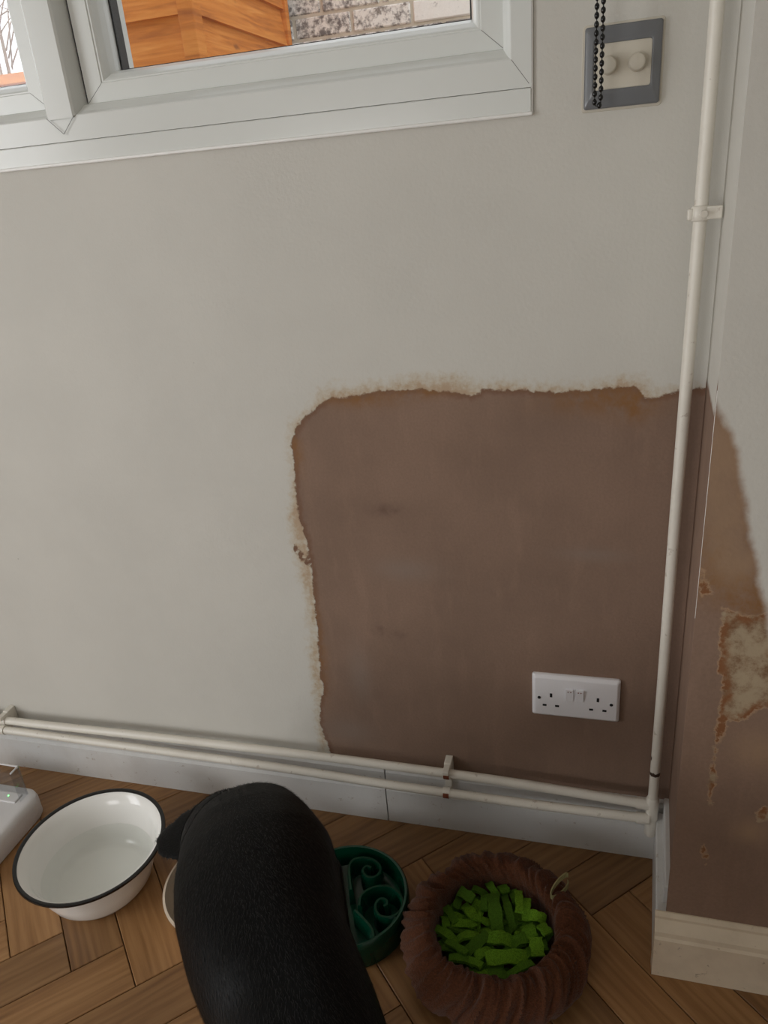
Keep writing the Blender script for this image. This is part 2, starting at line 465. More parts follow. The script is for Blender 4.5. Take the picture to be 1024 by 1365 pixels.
# side face, rounded arris
ys2 = [0.0, -0.04, -0.08, -0.12, -0.16, -0.19, -0.208]
base = len(mb.v)
for j, y in enumerate(ys2):
    for z in zs2: mb.v.append(Vector((side_x(y), y, z)))
for z in zs2: mb.v.append(Vector((X_R - 0.0036, -0.216, z)))
for z in zs2: mb.v.append(Vector((X_R - 0.004, NY, z)))
for j in range(len(ys2) + 1):
    for k in range(nz - 1): mb.f.append((base + j * nz + k, base + (j + 1) * nz + k, base + (j + 1) * nz + k + 1, base + j * nz + k + 1))
me = mesh_from('wall_right', mb.v, mb.f)
V = {k: [] for k in ('sd', 'fringe', 'stain', 'dark', 'grey', 'cream', 'tan')}
for v in me.vertices:
    x, z = v.co.x, v.co.z
    if v.index < nfront:
        near = x < 0.45 and z < 1.1
        V['sd'].append(sd_poly(nbrown, x, z) if near else 1.0)
        V['cream'].append(min(sd_poly(ncream, x, z), sd_poly(nscar, x, z), sd_poly(nspot, x, z), sd_poly(nspot2, x, z)) if near else 1.0)
        V['tan'].append(min(1, sum(blob(x, z, *s) for s in ntan)) if near else 0)
        V['stain'].append(min(1, sum(blob(x, z, *s) for s in nst)) if near else 0)
        V['dark'].append(min(1, sum(blob(x, z, *s) for s in ndark)) if near else 0)
    else:
        y = v.co.y   # paint line falls from the corner to the arris
        V['sd'].append(z - (0.885 + 0.06 * max(0, -y - 0.17) / 0.055))
        V['cream'].append(1.0); V['tan'].append(0.0); V['stain'].append(0.0); V['dark'].append(0.0)
    V['fringe'].append(1.0); V['grey'].append(0.0)
for k, vals in V.items(): attr_float(me, k, vals)
nib_mat = mat_wall('stained_plaster', rgb(208, 205, 197), PLASTER, True)
nibw = struct(link('wall_right', me, nib_mat), 'projecting wall with stained peeling plaster behind white pipe', 'wall')
# metal corner bead, bare white sliver along the arris
cb = MB()
for z0, z1 in ((0.64, 0.93),):
    cb.tube([(X_R - 0.0035, NY + 0.001, z0), (X_R - 0.0035, NY + 0.001, z1)], 0.0008, 8)
o = cb.build('corner_bead', M['caulk'], nibw, True, 40)

# unseen rest of the room: left wall with door opening, rear wall with window opening, far right, ceiling
mb = MB()
mb.box(X_L - 0.1, X_L, -3.3, -2.25, 0, CEIL).box(X_L - 0.1, X_L, -1.25, 0.0, 0, CEIL).box(X_L - 0.1, X_L, -2.25, -1.25, 2.04, CEIL)
struct(mb.build('wall_left', M['plain_wall']), 'plain off white wall with a door opening', 'wall')
mb = MB()
mb.box(X_L, 1.6, -3.3, -3.2, 0, 0.3).box(X_L, 1.6, -3.3, -3.2, 1.4, CEIL).box(X_L, -1.75, -3.3, -3.2, 0.3, 1.4).box(-0.85, 1.6, -3.3, -3.2, 0.3, 1.4)
struct(mb.build('wall_front', M['plain_wall']), 'plain off white wall opposite with a window opening', 'wall')
mb = MB(); mb.box(1.5, 1.6, -3.2, 0.0, 0, CEIL)
struct(mb.build('wall_far_right', M['plain_wall']), 'plain off white end wall of the room', 'wall')
mb = MB(); mb.box(X_L - 0.1, 1.6, -3.3, WT, CEIL, CEIL + 0.1)
struct(mb.build('ceiling', M['ceiling']), 'plain white ceiling', 'ceiling')

# floor: herringbone oak
fl = struct(MB().box(X_L, 1.5, -3.2, WT, -0.06, -0.012).build('floor', M['mortar_dark']), 'herringbone oak parquet floor', 'floor')
W, L = 0.0875, 0.389
A0, B0 = 0.818, 0.204
g = 0.0007
def plank_mesh():
    mb = MB(); c = 0.0012
    x0, x1, y0, y1 = -L / 2 + g, L / 2 - g, -W / 2 + g, W / 2 - g
    def ring(i, z): return [(x0 + i, y0 + i, z), (x1 - i, y0 + i, z), (x1 - i, y1 - i, z), (x0 + i, y1 - i, z)]
    mb.loft([ring(0, -0.012), ring(0, -c), ring(c, 0.0)])
    return mb.mesh('plank')
pm = plank_mesh(); pm.materials.append(M['oak'])
FX0, FX1, FY0, FY1 = -2.2, 1.3, -2.1, -0.0005
def ab_world(a, b):
    u, v = -a, b; s = math.sqrt(0.5); return Vector(((u - v) * s, (u + v) * s, 0))
cells = []
for m in range(-4, 8):
    for k in range(-60, 60):
        oa, ob = A0 + k * W + m * L, B0 + k * W - m * L
        cells.append((oa + L / 2, ob + W / 2, 'A')); cells.append((oa + W / 2, ob + W + L / 2, 'B'))
npl = 0
for a, b, kd in cells:
    c = ab_world(a, b)
    if not (FX0 < c.x < FX1 and FY0 < c.y < 0.16): continue
    ang = math.radians(45 if kd == 'A' else 135)
    ext = (L + W) / 2 * math.sqrt(0.5)
    if c.y + ext > FY1:
        bm = bmesh.new(); bm.from_mesh(pm)
        R = Matrix.Rotation(ang, 4, 'Z')
        inv = R.inverted()
        pc = inv @ (Vector((0, FY1, 0)) - Vector((0, c.y, 0))); pn = inv @ Vector((0, 1, 0))
        bmesh.ops.bisect_plane(bm, geom=bm.verts[:] + bm.edges[:] + bm.faces[:], plane_co=pc, plane_no=pn, clear_outer=True)
        if len(bm.faces) == 0: bm.free(); continue
        pme = bpy.data.meshes.new('plank'); bm.to_mesh(pme); bm.free(); pme.materials.append(M['oak'])
    else: pme = pm
    o = link('plank', pme, None, fl, c, (0, 0, ang)); npl += 1

# ------------------------------------------------------------------ skirtings
def skirt_profile(t, h, step):
    return [(0, 0), (-t, 0), (-t, step), (-t + 0.005, step + 0.004), (-t + 0.006, h - 0.006), (-t + 0.010, h), (0, h)]
sk = struct(MB().prism(skirt_profile(0.022, 0.125, 0.079), 'x', X_L, -0.4022).build('baseboard_back', M['gloss_white']), 'long scuffed white skirting board under the pipes', 'skirting')
MB().prism(skirt_profile(0.0215, 0.1245, 0.0785), 'x', -0.4000, X_C + 0.001).build('board', M['gloss_white'], sk)
# front skirting of the projecting wall with moulded top, and its return
def ogee(y):
    return [(y, 0), (y - 0.021, 0), (y - 0.021, 0.080), (y - 0.018, 0.084), (y - 0.017, 0.092), (y - 0.011, 0.101), (y - 0.006, 0.108), (y - 0.006, 0.113), (y - 0.002, 0.119), (y, 0.119)]
nsk = struct(MB().prism(ogee(NY), 'x', 0.084, 1.5).build('baseboard_right', M['nib_skirt']), 'yellowed moulded skirting on the projecting wall', 'skirting')
def splay_box(y0, y1, z0, z1, t):
    mb = MB(); a, b = side_x(y0), side_x(y1); e = 0.002
    lo_ = [(a - t, y0), (a + 0.001, y0), (b + 0.001, y1), (b - t, y1)]
    li_ = [(a - t + e, y0 + e), (a + 0.001, y0 + e), (b + 0.001, y1), (b - t + e, y1)]
    return mb.loft([[(x, y, z0) for x, y in lo_], [(x, y, z1 - e) for x, y in lo_], [(x, y, z1) for x, y in li_]])
splay_box(NY - 0.001, -0.0215, 0.0, 0.112, 0.0185).build('return_board', M['gloss_white'], nsk)
splay_box(NY + 0.02, -0.0215, 0.110, 0.148, 0.008).build('filler', M['gloss_white'], nsk)

# ------------------------------------------------------------------ window
win = bpy.data.objects.new('window_1', None); COL.objects.link(win); win.location = (0, 0, 0)
struct(win, 'white plastic casement window above the wall', 'window')
def frame_ring(prof, x0, x1, z0, z1):
    """prof: (inset_x, inset_z, y) from the outer edge inwards; mitred ring"""
    mb = MB()
    rings = [[(x0 + ix, y, z0 + iz), (x1 - ix, y, z0 + iz), (x1 - ix, y, z1 - iz), (x0 + ix, y, z1 - iz)] for ix, iz, y in prof]
    mb.loft(rings, False, False, closed=True)
    return mb
FZ0 = 1.2595
fr_prof = [(0, 0, -0.004), (0.0245, 0.032, -0.004), (0.0262, 0.0335, -0.003), (0.030, 0.037, 0.003), (0.036, 0.046, 0.014), (0.037, 0.048, 0.02), (0.037, 0.048, 0.075), (0, 0, 0.075)]
frame_ring(fr_prof, WX0, WX1, FZ0, WZ1).build('frame', M['upvc'], win)
# fascia strip below and bead of caulk
MB().bbox(WX0, WX1, -0.005, 0.07, WZ0 + 0.001, FZ0 - 0.0006, 0.0012, 1).build('fascia', M['upvc'], win)
MB().bbox(WX0, WX1 + 0.0015, -0.0075, 0.001, WZ0 - 0.0022, WZ0 + 0.0024, 0.0016, 2).build('caulk_line', M['caulk'], win, True, 50)
MB().tube([(WX1 + 0.0005, -0.002, WZ0), (WX1 + 0.0005, -0.002, WZ1)], 0.0016, 8).build('caulk_line', M['caulk'], win, True)
# mullion
MX0, MX1 = -0.822, -0.774
mp = [(MX0 - 0.009, 0.02), (MX0 - 0.003, 0.004), (MX0, -0.0045), (MX0 + 0.003, -0.0072), (MX1 - 0.003, -0.0072), (MX1, -0.0045), (MX1 + 0.003, 0.004), (MX1 + 0.008, 0.02), (MX1 + 0.008, 0.07), (MX0 - 0.009, 0.07)]
mb = MB()
zt = WZ1 - 0.03
r1 = []
for x, y in mp:   # pointed foot mitred into the bottom rail
    cxm = (MX0 + MX1) / 2
    depth = FZ0 + 0.010 + abs(x - cxm) * 0.95
    r1.append((x, y, min(depth, FZ0 + 0.045)))
mb.loft([r1, [(x, y, zt) for x, y in mp]])
MUL = mb.build('mullion', M['upvc'], win)
SZ0, SZ1 = 1.3068, WZ1 - 0.047
def sash(x0, x1):
    s = link('sash', frame_ring([(0, 0, 0.018), (0.0278, 0.0235, 0.018), (0.029, 0.0248, 0.0195), (0.0312, 0.0265, 0.0195), (0.034, 0.029, 0.022), (0.039, 0.035, 0.030), (0.0425, 0.0395, 0.040), (0.0435, 0.0405, 0.047), (0.0435, 0.0405, 0.09), (0, 0, 0.09)], x0, x1, SZ0, SZ1).mesh('sash'), M['upvc'], win)
    MB().box(x0 + 0.036, x1 - 0.036, 0.050, 0.053, SZ0 + 0.034, SZ1 - 0.034).build('glass', M['glass'], s)
    frame_ring([(0.040, 0.037, 0.053), (0.0465, 0.0425, 0.053), (0.0465, 0.0425, 0.072), (0.040, 0.037, 0.072)], x0, x1, SZ0, SZ1).build('gasket', M['black_rubber'], s)
    return s
sash(-0.7625, -0.1530); sash(-1.440, -0.830)
def mitre(x0, z0, x1, z1, y, parent):
    d = Vector((x1 - x0, 0, z1 - z0)).normalized(); n = Vector((-d.z, 0, d.x)) * 0.00035
    a, b = Vector((x0, y, z0)), Vector((x1, y, z1)); o_ = Vector((0, 0.0004, 0)); u_ = Vector((0, -0.00012, 0))
    MB().loft([[a + n + o_, a - n + o_, a - n + u_, a + n + u_], [b + n + o_, b - n + o_, b - n + u_, b + n + u_]]).build('mitre_joint', M['joint_grey'], parent)
mitre(WX1 - 0.0245, FZ0 + 0.032, WX1 - 0.003, FZ0 + 0.004, -0.004, win)
cxm = (MX0 + MX1) / 2
for e_ in (MX0, MX1): mitre(e_, FZ0 + 0.0325, cxm, FZ0 + 0.0098, -0.0074, win)
for sx_, sg in ((-0.1530, 1), (-0.830, 1), (-0.7625, -1)):
    mitre(sx_ - sg * 0.0278, SZ0 + 0.0235, sx_ - sg * 0.001, SZ0 + 0.001, 0.018, win)
mb = MB(); mb.box(MX1 + 0.0075, -0.7628, 0.021, 0.06, SZ0, SZ1); mb.build('weather_seal', M['black_rubber'], win)

# ------------------------------------------------------------------ roller blind fixture with chain (only the chain hangs into view)
rb = thing('roller_blind', 'rolled up roller blind fixed above the window', 'blind', (0, 0, 2.33))
MB().tube([(-1.5, -0.05, 0), (-0.05, -0.05, 0)], 0.024, 20).build('roll', M['switch_cream'], rb, True, 40)
for x in (-1.507, -0.033): MB().bbox(x - 0.003, x + 0.003, -0.085, 0.0, -0.035, 0.035, 0.002).build('bracket', M['upvc'], rb)
ch = thing('bead_chain', 'black beaded blind chain hanging in front of the dimmer switch', 'blind chain', (-0.0365, -0.05, 1.2275))
bm = bmesh.new(); bmesh.ops.create_uvsphere(bm, u_segments=10, v_segments=7, radius=0.0029)
for v in bm.verts: v.co.z *= 1.25
bme = bpy.data.meshes.new('bead'); bm.to_mesh(bme); bm.free(); bme.materials.append(M['black_bead'])
for p in bme.polygons: p.use_smooth = True
pitch = 0.0087
def cpath(s):
    """loop path: strand down, small U, strand up; s measured from the bottom"""
    r = 0.0035; q = math.pi * r / 2
    if abs(s) < q:
        a = s / r; return Vector((r * math.sin(a), 0, r - r * math.cos(a)))
    z = r + abs(s) - q
    lean = 0.0 * z
    return Vector((math.copysign(r, s) + lean, 0, z))
nb_ = int(1.09 / pitch)
for i in range(-nb_, nb_ + 1):
    pp = cpath((i + 0.25) * pitch)
    link('bead', bme, None, ch, pp)
cord = [cpath(s) for s in [-1.09, -0.6, -0.2, -0.02, -0.0054, -0.004, -0.002, 0, 0.002, 0.004, 0.0054, 0.02, 0.2, 0.6, 1.09]]
MB().tube(cord, 0.00075, 6).build('cord', M['black_bead'], ch, True)

# ------------------------------------------------------------------ dimmer switch
def rrect(cx, cz, w, h, r, n=5):
    pts = []
    for qx, qz, a0 in ((1, -1, -90), (1, 1, 0), (-1, 1, 90), (-1, -1, 180)):
        for k in range(n + 1):
            a = math.radians(a0 + 90 * k / n)
            pts.append((cx + qx * (w / 2 - r) + r * math.cos(a), cz + qz * (h / 2 - r) + r * math.sin(a)))
    return pts
sw = thing('dimmer_switch', 'grey framed double dimmer switch with two cream knobs', 'light switch', (-0.0095, 0, 1.2705))
def ring3(poly, y): return [(a, y, b) for a, b in poly]
mb = MB(); mb.loft([ring3(rrect(0, 0, 0.094, 0.093, 0.004), 0.0), ring3(rrect(0, 0, 0.093, 0.092, 0.004), -0.0016)])
mb.build('paint_edge', M['switch_cream'], sw)
mb = MB()
mb.loft([ring3(rrect(0, 0, 0.088, 0.087, 0.003), -0.001), ring3(rrect(0, 0, 0.088, 0.087, 0.003), -0.0055), ring3(rrect(0, 0, 0.085, 0.084, 0.004), -0.0075),
         ring3(rrect(0.000, 0.0005, 0.072, 0.060, 0.004), -0.0108), ring3(rrect(0.0, 0.0005, 0.069, 0.055, 0.004), -0.0110), ring3(rrect(0, 0.0005, 0.066, 0.049, 0.003), -0.0105), ring3(rrect(0, 0.0005, 0.0655, 0.0485, 0.003), -0.003)], True, False)
mb.build('surround', M['switch_grey'], sw, True, 25)
MB().loft([ring3(rrect(0, 0.0005, 0.0655, 0.0485, 0.003), -0.002), ring3(rrect(0, 0.0005, 0.0655, 0.0485, 0.003), -0.0092)]).build('insert', M['switch_cream'], sw)
kp = [(0.0, 0.000), (0.0096, 0.0), (0.0100, 0.002), (0.0096, 0.0125), (0.0090, 0.0145), (0.0078, 0.0155), (0.0, 0.0158)]
for kx in (-0.0165, 0.0165):
    kn = MB().lathe(kp, 28).build('knob', M['switch_cream'], sw, True, 40, (kx, -0.009, 0.001), (math.radians(90), 0, 0))

# ------------------------------------------------------------------ double socket
SX0, SX1, SZT = -0.119, 0.027, 0.375
so = thing('double_socket', 'white double wall socket with two rocker switches on the plaster patch', 'wall socket', ((SX0 + SX1) / 2, 0, SZT - 0.043))
mb = MB()
mb.loft([ring3(rrect(0, 0, 0.146, 0.086, 0.004), 0.0), ring3(rrect(0, 0, 0.146, 0.086, 0.004), -0.004), ring3(rrect(0, 0, 0.1445, 0.0845, 0.004), -0.0055), ring3(rrect(0, 0, 0.136, 0.076, 0.003), -0.0092), ring3(rrect(0, 0, 0.134, 0.074, 0.003), -0.0095)])
mb.build('plate', M['socket_white'], so, True, 28)
def UV(u, v): return ((u - 0.5) * 0.146, (0.5 - v) * 0.086)
for u in (0.432, 0.548):
    x, z = UV(u, 0.40)
    MB().prism([(-0.0094, z - 0.012), (-0.0110, z - 0.012), (-0.0142, z + 0.0115), (-0.0094, z + 0.0115)], 'x', x - 0.0062, x + 0.0062).build('rocker', M['socket_white'], so)
    for dx in (-0.0022, 0.0022):
        MB().box(x + dx - 0.0009, x + dx + 0.0009, -0.0146, -0.0135, z + 0.0075, z + 0.0090).build('rocker_mark', M['rust'], so)
for u, v, w, h in ((0.222, 0.46, 0.0042, 0.0080), (0.148, 0.71, 0.0068, 0.0040), (0.292, 0.71, 0.0068, 0.0040), (0.755, 0.47, 0.0042, 0.0080), (0.682, 0.715, 0.0068, 0.0040), (0.832, 0.715, 0.0068, 0.0040)):
    x, z = UV(u, v)
    MB().loft([ring3(rrect(x, z, w, h, 0.0006, 2), -0.0060), ring3(rrect(x, z, w, h, 0.0006, 2), -0.0098)]).build('pin_hole', M['dark_hole'], so)
for u, v in ((0.085, 0.53), (0.905, 0.55)):
    x, z = UV(u, v)
    s_ = MB().lathe([(0.0, 0.0), (0.0036, 0.0), (0.0038, 0.0006), (0.0030, 0.0009), (0.0, 0.0009)], 20).build('screw_cap', M['socket_white'], so, True, 40, (x, -0.0092, z), (math.radians(90), 0, 0))
    MB().lathe([(0.0, 0.0), (0.0029, 0.0), (0.0029, 0.0004), (0.0, 0.0004)], 16).build('screw', M['dark_hole'], s_, False, None, (0, 0, 0.0009))

# ------------------------------------------------------------------ heating pipes
UP = [(-2.3, -0.031, 0.148), (-1.70, -0.031, 0.150), (-1.27, -0.031, 0.143), (-0.90, -0.031, 0.1495), (-0.54, -0.031, 0.1530), (-0.28, -0.031, 0.151), (-0.13, -0.031, 0.1480), (0.078, -0.034, 0.1415)]
LO = [(-2.3, -0.043, 0.124), (-1.70, -0.043, 0.126), (-1.24, -0.043, 0.1265), (-0.90, -0.043, 0.1255), (-0.64, -0.043, 0.1235), (-0.44, -0.043, 0.1180), (-0.32, -0.044, 0.1165), (-0.13, -0.044, 0.1160), (0.080, -0.042, 0.1165)]
def dense(pts, n=6):
    out = []
    P = [Vector(p) for p in pts]
    for i in range(len(P) - 1):
        p0 = P[max(i - 1, 0)]; p1 = P[i]; p2 = P[i + 1]; p3 = P[min(i + 2, len(P) - 1)]
        for k in range(n):
            t = k / n
            out.append(0.5 * ((2 * p1) + (p2 - p0) * t + (2 * p0 - 5 * p1 + 4 * p2 - p3) * t * t + (3 * p1 - p0 - 3 * p2 + p3) * t ** 3))
    out.append(P[-1]); return out
PR = 0.0085
up = thing('heating_pipe', 'white painted copper pipe, upper of the two running along the skirting', 'pipe', (0, 0, 0))
MB().tube(dense(UP), PR, 16).build('pipe_run', M['pipe_white'], up, True, 50)
MB().tube([(0.062, -0.0335, 0.1421), (0.082, -0.034, 0.1413)], PR + 0.0016, 16).build('joint', M['pipe_white'], up, True, 40)
lo = thing('heating_pipe', 'white painted copper pipe, lower of the two running along the skirting', 'pipe', (0, 0, 0))
MB().tube(dense(LO), PR, 16).build('pipe_run', M['pipe_white'], lo, True, 50)
MB().tube([(0.062, -0.0425, 0.1164), (0.084, -0.042, 0.1165)], PR + 0.0016, 16).build('joint', M['pipe_white'], lo, True, 40)

VX, VY = 0.0880, -0.035
vp = thing('riser_pipe', 'white painted vertical pipe rising up the corner', 'pipe', (VX, VY, 0.078))
MB().tube([(0, 0, 0.0), (0, 0, 0.02), (0.0005, 0, 0.3), (-0.0003, 0, 0.6), (0.0005, 0, 1.0), (0, 0, CEIL - 0.079)], 0.0081, 20).build('pipe_run', M['pipe_white'], vp, True, 50)
MB().tube([(0, 0, -0.004), (0, 0, 0.0), (0, 0, 0.078), (0, 0, 0.082)], [0.0085, 0.0105, 0.0105, 0.0085], 20).build('elbow', M['pipe_white'], vp, True, 50)
MB().tube([(0.0, 0, 0.136), (0.0, 0, 0.1385)], 0.0083, 20).build('paint_chip', M['chip'], vp, True, 50)
ck = MB(); 
for a in range(7):
    th = math.radians(-150 + a * 22)
    ck.add([(0.0085 * math.cos(th + q), 0.0085 * math.sin(th + q), 0.137 + zz) for q, zz in ((-0.2, -0.003 - 0.001 * (a % 2)), (0.2, -0.003), (0.2, 0.0035), (-0.2, 0.003 + 0.0015 * (a % 3)))], [(0, 1, 2, 3)])
ck.build('paint_chip', M['chip'], vp)
MB().add([(0.0085 * math.cos(math.radians(th)), 0.0085 * math.sin(math.radians(th)), zz) for th, zz in ((-165, 0.166), (-150, 0.165), (-146, 0.172), (-162, 0.174))], [(0, 1, 2, 3)]).build('paint_chip', M['chip'], vp)

# clips
def hclip(x, label, left=False):
    c = thing('pipe_clip', label, 'pipe clip', (x, 0, 0))
    zu = 0.1508 if not left else 0.1435; zl = 0.1163 if not left else 0.1265
    w = 0.0068
    band = lambda cy, cz, r: [(w * s, cy + r * math.cos(a), cz + r * math.sin(a)) for s in (-1, 1) for a in [0]]
    MB().bbox(-w, w, -0.024, -0.0002, zl - 0.008, zu + 0.017, 0.0015).build('back_plate', M['pipe_white'], c)
    MB().bbox(-w * 0.85, w * 0.85, -0.046, -0.020, zu + 0.0075, zu + 0.0155, 0.0015).build('hook', M['pipe_white'], c)
    MB().tube([(-w, -0.031, zu), (w, -0.031, zu)], PR + 0.0020, 18).build('band', M['pipe_white'], c, True, 40)
    MB().tube([(-w, -0.043, zl), (w, -0.043, zl)], PR + 0.0020, 18).build('band', M['pipe_white'], c, True, 40)
    if not left:
        for cy, cz in ((-0.031, zu), (-0.043, zl)):
            m2 = MB()
            for a0 in range(-4, 4):
                ths = [math.radians(188 + a0 * 10 + q) for q in (0, 10)]
                r = PR + 0.0023
                m2.add([(-w * 0.8, cy + r * math.cos(ths[0]), cz + r * math.sin(ths[0])), (w * 0.8, cy + r * math.cos(ths[0]), cz + r * math.sin(ths[0])), (w * 0.8, cy + r * math.cos(ths[1]), cz + r * math.sin(ths[1])), (-w * 0.8, cy + r * math.cos(ths[1]), cz + r * math.sin(ths[1]))], [(0, 1, 2, 3)])
            m2.build('rust_patch', M['rust'], c)
    return c
hclip(-0.2735, 'white pipe clip with rusty patches beside a skirting joint')
hclip(-1.272, 'white pipe clip without rust by the white pet feeder', True)
c = thing('pipe_clip', 'chipped white clip holding the vertical pipe to the corner wall', 'pipe clip', (VX, VY, 1.100))
MB().tube([(0, 0, -0.009), (0, 0, -0.007), (0, 0, 0.007), (0, 0, 0.009)], [0.0095, 0.0112, 0.0112, 0.0095], 20).build('band', M['pipe_white'], c, True, 50)
MB().bbox(0.004, 0.0245, -0.009, 0.002, -0.007, 0.008, 0.0015).build('bracket', M['pipe_white'], c)
MB().bbox(-0.0145, -0.0085, -0.007, 0.006, -0.007, 0.006, 0.0015).build('lug', M['pipe_white'], c)
MB().tube([(0.002, -0.0125, 0.0), (0.003, -0.0165, 0.0)], 0.0042, 12).build('screw', M['pipe_white'], c, True, 40)

# ------------------------------------------------------------------ outside
gm = simple('patio', rgb(150, 146, 138), 0.9, 0.1, 5)
struct(MB().box(-8, 5, WT, 9, -0.25, -0.15).build('ground_outside', gm), 'grey paved yard outside the window', 'ground')
def mat_fence():
    t = NT('stained_fence_wood'); co = t.coord('Object'); info = t.n('ShaderNodeObjectInfo')
    v = t.n('ShaderNodeVectorMath', operation='ADD'); t.l(co, v.inputs[0])
    cx = t.n('ShaderNodeCombineXYZ'); t.l(t.math('MULTIPLY', info.outputs['Random'], 50), cx.inputs[0]); t.l(t.math('MULTIPLY', info.outputs['Random'], 20), cx.inputs[2]); t.l(cx.outputs[0], v.inputs[1])
    n = t.noise(t.mapping(v.outputs[0], (2.5, 2.5, 40)), 1, 6, 0.65, 0.5); k = t.noise(t.mapping(v.outputs[0], (9, 9, 16)), 1, 2)
    c = t.ramp(n, [(0.25, rgb(148, 76, 22)), (0.5, rgb(206, 124, 46)), (0.75, rgb(232, 160, 80))])
    c = t.mix(t.rng(k, 0.72, 0.8, 0, 0.7), c, rgb(110, 52, 16)); t.base(c); t.set(Roughness=0.7); t.bump(n, 0.3, 0.003); return t.m
M['fence'] = mat_fence()
SHX, SHY, SHY2, SHX0 = -1.160, 1.20, 1.955, -1.66
shed = thing('garden_shed', 'orange stained wooden shed with overlapping boards outside the window', 'shed', (0, 0, -0.15))
pz = 0.113; zj = 1.640 + 0.15
MB().box(SHX0, SHX - 0.02, SHY + 0.02, SHY2, 0, 2.55).build('body', M['fence'], shed)
for i in range(-15, 7):
    z0 = zj + i * pz
    if z0 < 0: continue
    MB().prism([(SHY + 0.02, z0 + 0.001), (SHY - 0.004, z0 + 0.001), (SHY + 0.012, z0 + pz + 0.006), (SHY + 0.02, z0 + pz + 0.006)], 'x', SHX0, SHX - 0.012).build('board', M['fence'], shed)
    MB().prism([(SHX - 0.02, z0 + 0.001), (SHX + 0.004, z0 + 0.001), (SHX - 0.012, z0 + pz + 0.006), (SHX - 0.02, z0 + pz + 0.006)], 'y', SHY + 0.02, SHY2).build('board', M['fence'], shed)
MB().bbox(SHX - 0.038, SHX + 0.010, SHY - 0.010, SHY + 0.045, 0, 2.6, 0.003).build('corner_post', M['fence'], shed)
MB().bbox(SHX - 0.02, SHX + 0.012, SHY2 - 0.03, SHY2 + 0.0, 0, 2.6, 0.003).build('corner_post', M['fence'], shed)
MB().bbox(SHX0 - 0.05, SHX + 0.05, SHY - 0.05, SHY2 + 0.02, 2.55, 2.62, 0.004).build('roof', M['fence'], shed)
# whitewashed brick wall behind
def mat_brick():
    t = NT('whitewashed_brick'); co = t.coord('Object'); info = t.n('ShaderNodeObjectInfo')
    v = t.n('ShaderNodeVectorMath', operation='ADD'); t.l(co, v.inputs[0])
    cx = t.n('ShaderNodeCombineXYZ'); t.l(t.math('MULTIPLY', info.outputs['Random'], 50), cx.inputs[0]); t.l(t.math('MULTIPLY', info.outputs['Random'], 20), cx.inputs[2]); t.l(cx.outputs[0], v.inputs[1])
    n = t.noise(v.outputs[0], 38, 7, 0.75)
    thr = t.math('ADD', n, t.rng(info.outputs['Random'], 0, 1, -0.14, 0.12, False))
    c = t.mix(t.rng(thr, 0.42, 0.62), rgb(244, 240, 232), t.mix(t.noise(v.outputs[0], 12, 2), rgb(92, 92, 98), rgb(150, 138, 126)))
    t.base(c); t.set(Roughness=0.9); t.bump(n, 0.6, 0.006); return t.m
M['brick'] = mat_brick(); M['mortar'] = simple('mortar', rgb(214, 204, 186), 0.95, 0.15, 30, 0.5, 80)
BY = 2.0
bw = struct(MB().box(-1.9, 1.2, BY + 0.006, BY + 0.2, -0.2, 2.7).build('brick_wall', M['mortar']), 'weathered whitewashed brick wall outside behind the shed', 'wall')
bmm = MB().bbox(-0.1065, 0.1065, -0.05, 0.05, -0.0325, 0.0325, 0.004, 1).mesh('brick'); bmm.materials.append(M['brick'])
bh = MB().bbox(-0.0505, 0.0505, -0.05, 0.05, -0.0325, 0.0325, 0.004, 1).mesh('half_brick'); bh.materials.append(M['brick'])
for r in range(0, 11):
    z = 1.40 + r * 0.075
    for q in range(12):
        x = -1.264 + q * 0.224 + (0.112 if r % 2 else 0)
        if x > 1.1: continue
        link('brick', bmm, None, bw, (x, BY + 0.05 + random.uniform(-0.003, 0.003), z), (0, random.uniform(-.006, .006), random.uniform(-.01, .01)))
# low fence and bare shrub seen through the left light
fe = thing('garden_fence', 'low orange wooden garden fence left of the shed', 'fence', (-2.6, 2.6, -0.15))
for i in range(14):
    MB().bbox(-0.9 + i * 0.13, -0.9 + i * 0.13 + 0.126, -0.01, 0.01, 0, 1.90, 0.003).build('pale', M['fence'], fe)
MB().bbox(-0.92, 0.94, -0.03, 0.03, 1.90, 1.945, 0.004).build('top_rail', M['fence'], fe)
M['twig'] = simple('twig', rgb(150, 128, 108), 0.9)
sh = thing('bare_shrub', 'pale leafless shrub behind the garden fence', 'shrub', (-3.22, 3.2, -0.15))
rs = random.Random(4)
for i in range(9):
    a = rs.uniform(0, 6.28); top = Vector((0.35 * math.cos(a), 0.3 * math.sin(a), rs.uniform(2.5, 3.1)))
    pts = [Vector((0, 0, 0)), top * 0.4 + Vector((rs.uniform(-.1, .1), 0, 0)), top * 0.75 + Vector((rs.uniform(-.1, .1), 0, 0)), top]
    st = MB().tube(pts, [0.02, 0.014, 0.009, 0.003], 6).build('stem', M['twig'], sh, True)
    for j in range(14):
        t_ = rs.uniform(0.6, 1.0); b0 = pts[1].lerp(pts[3], t_)
        d = Vector((rs.uniform(-1, 1), rs.uniform(-.6, .6), rs.uniform(0.2, 1))).normalized() * rs.uniform(0.2, 0.45)
        MB().tube([b0, b0 + d * 0.5 + Vector((0, 0, .02)), b0 + d], [0.005, 0.004, 0.002], 5).build('twig', M['twig'], st, True)

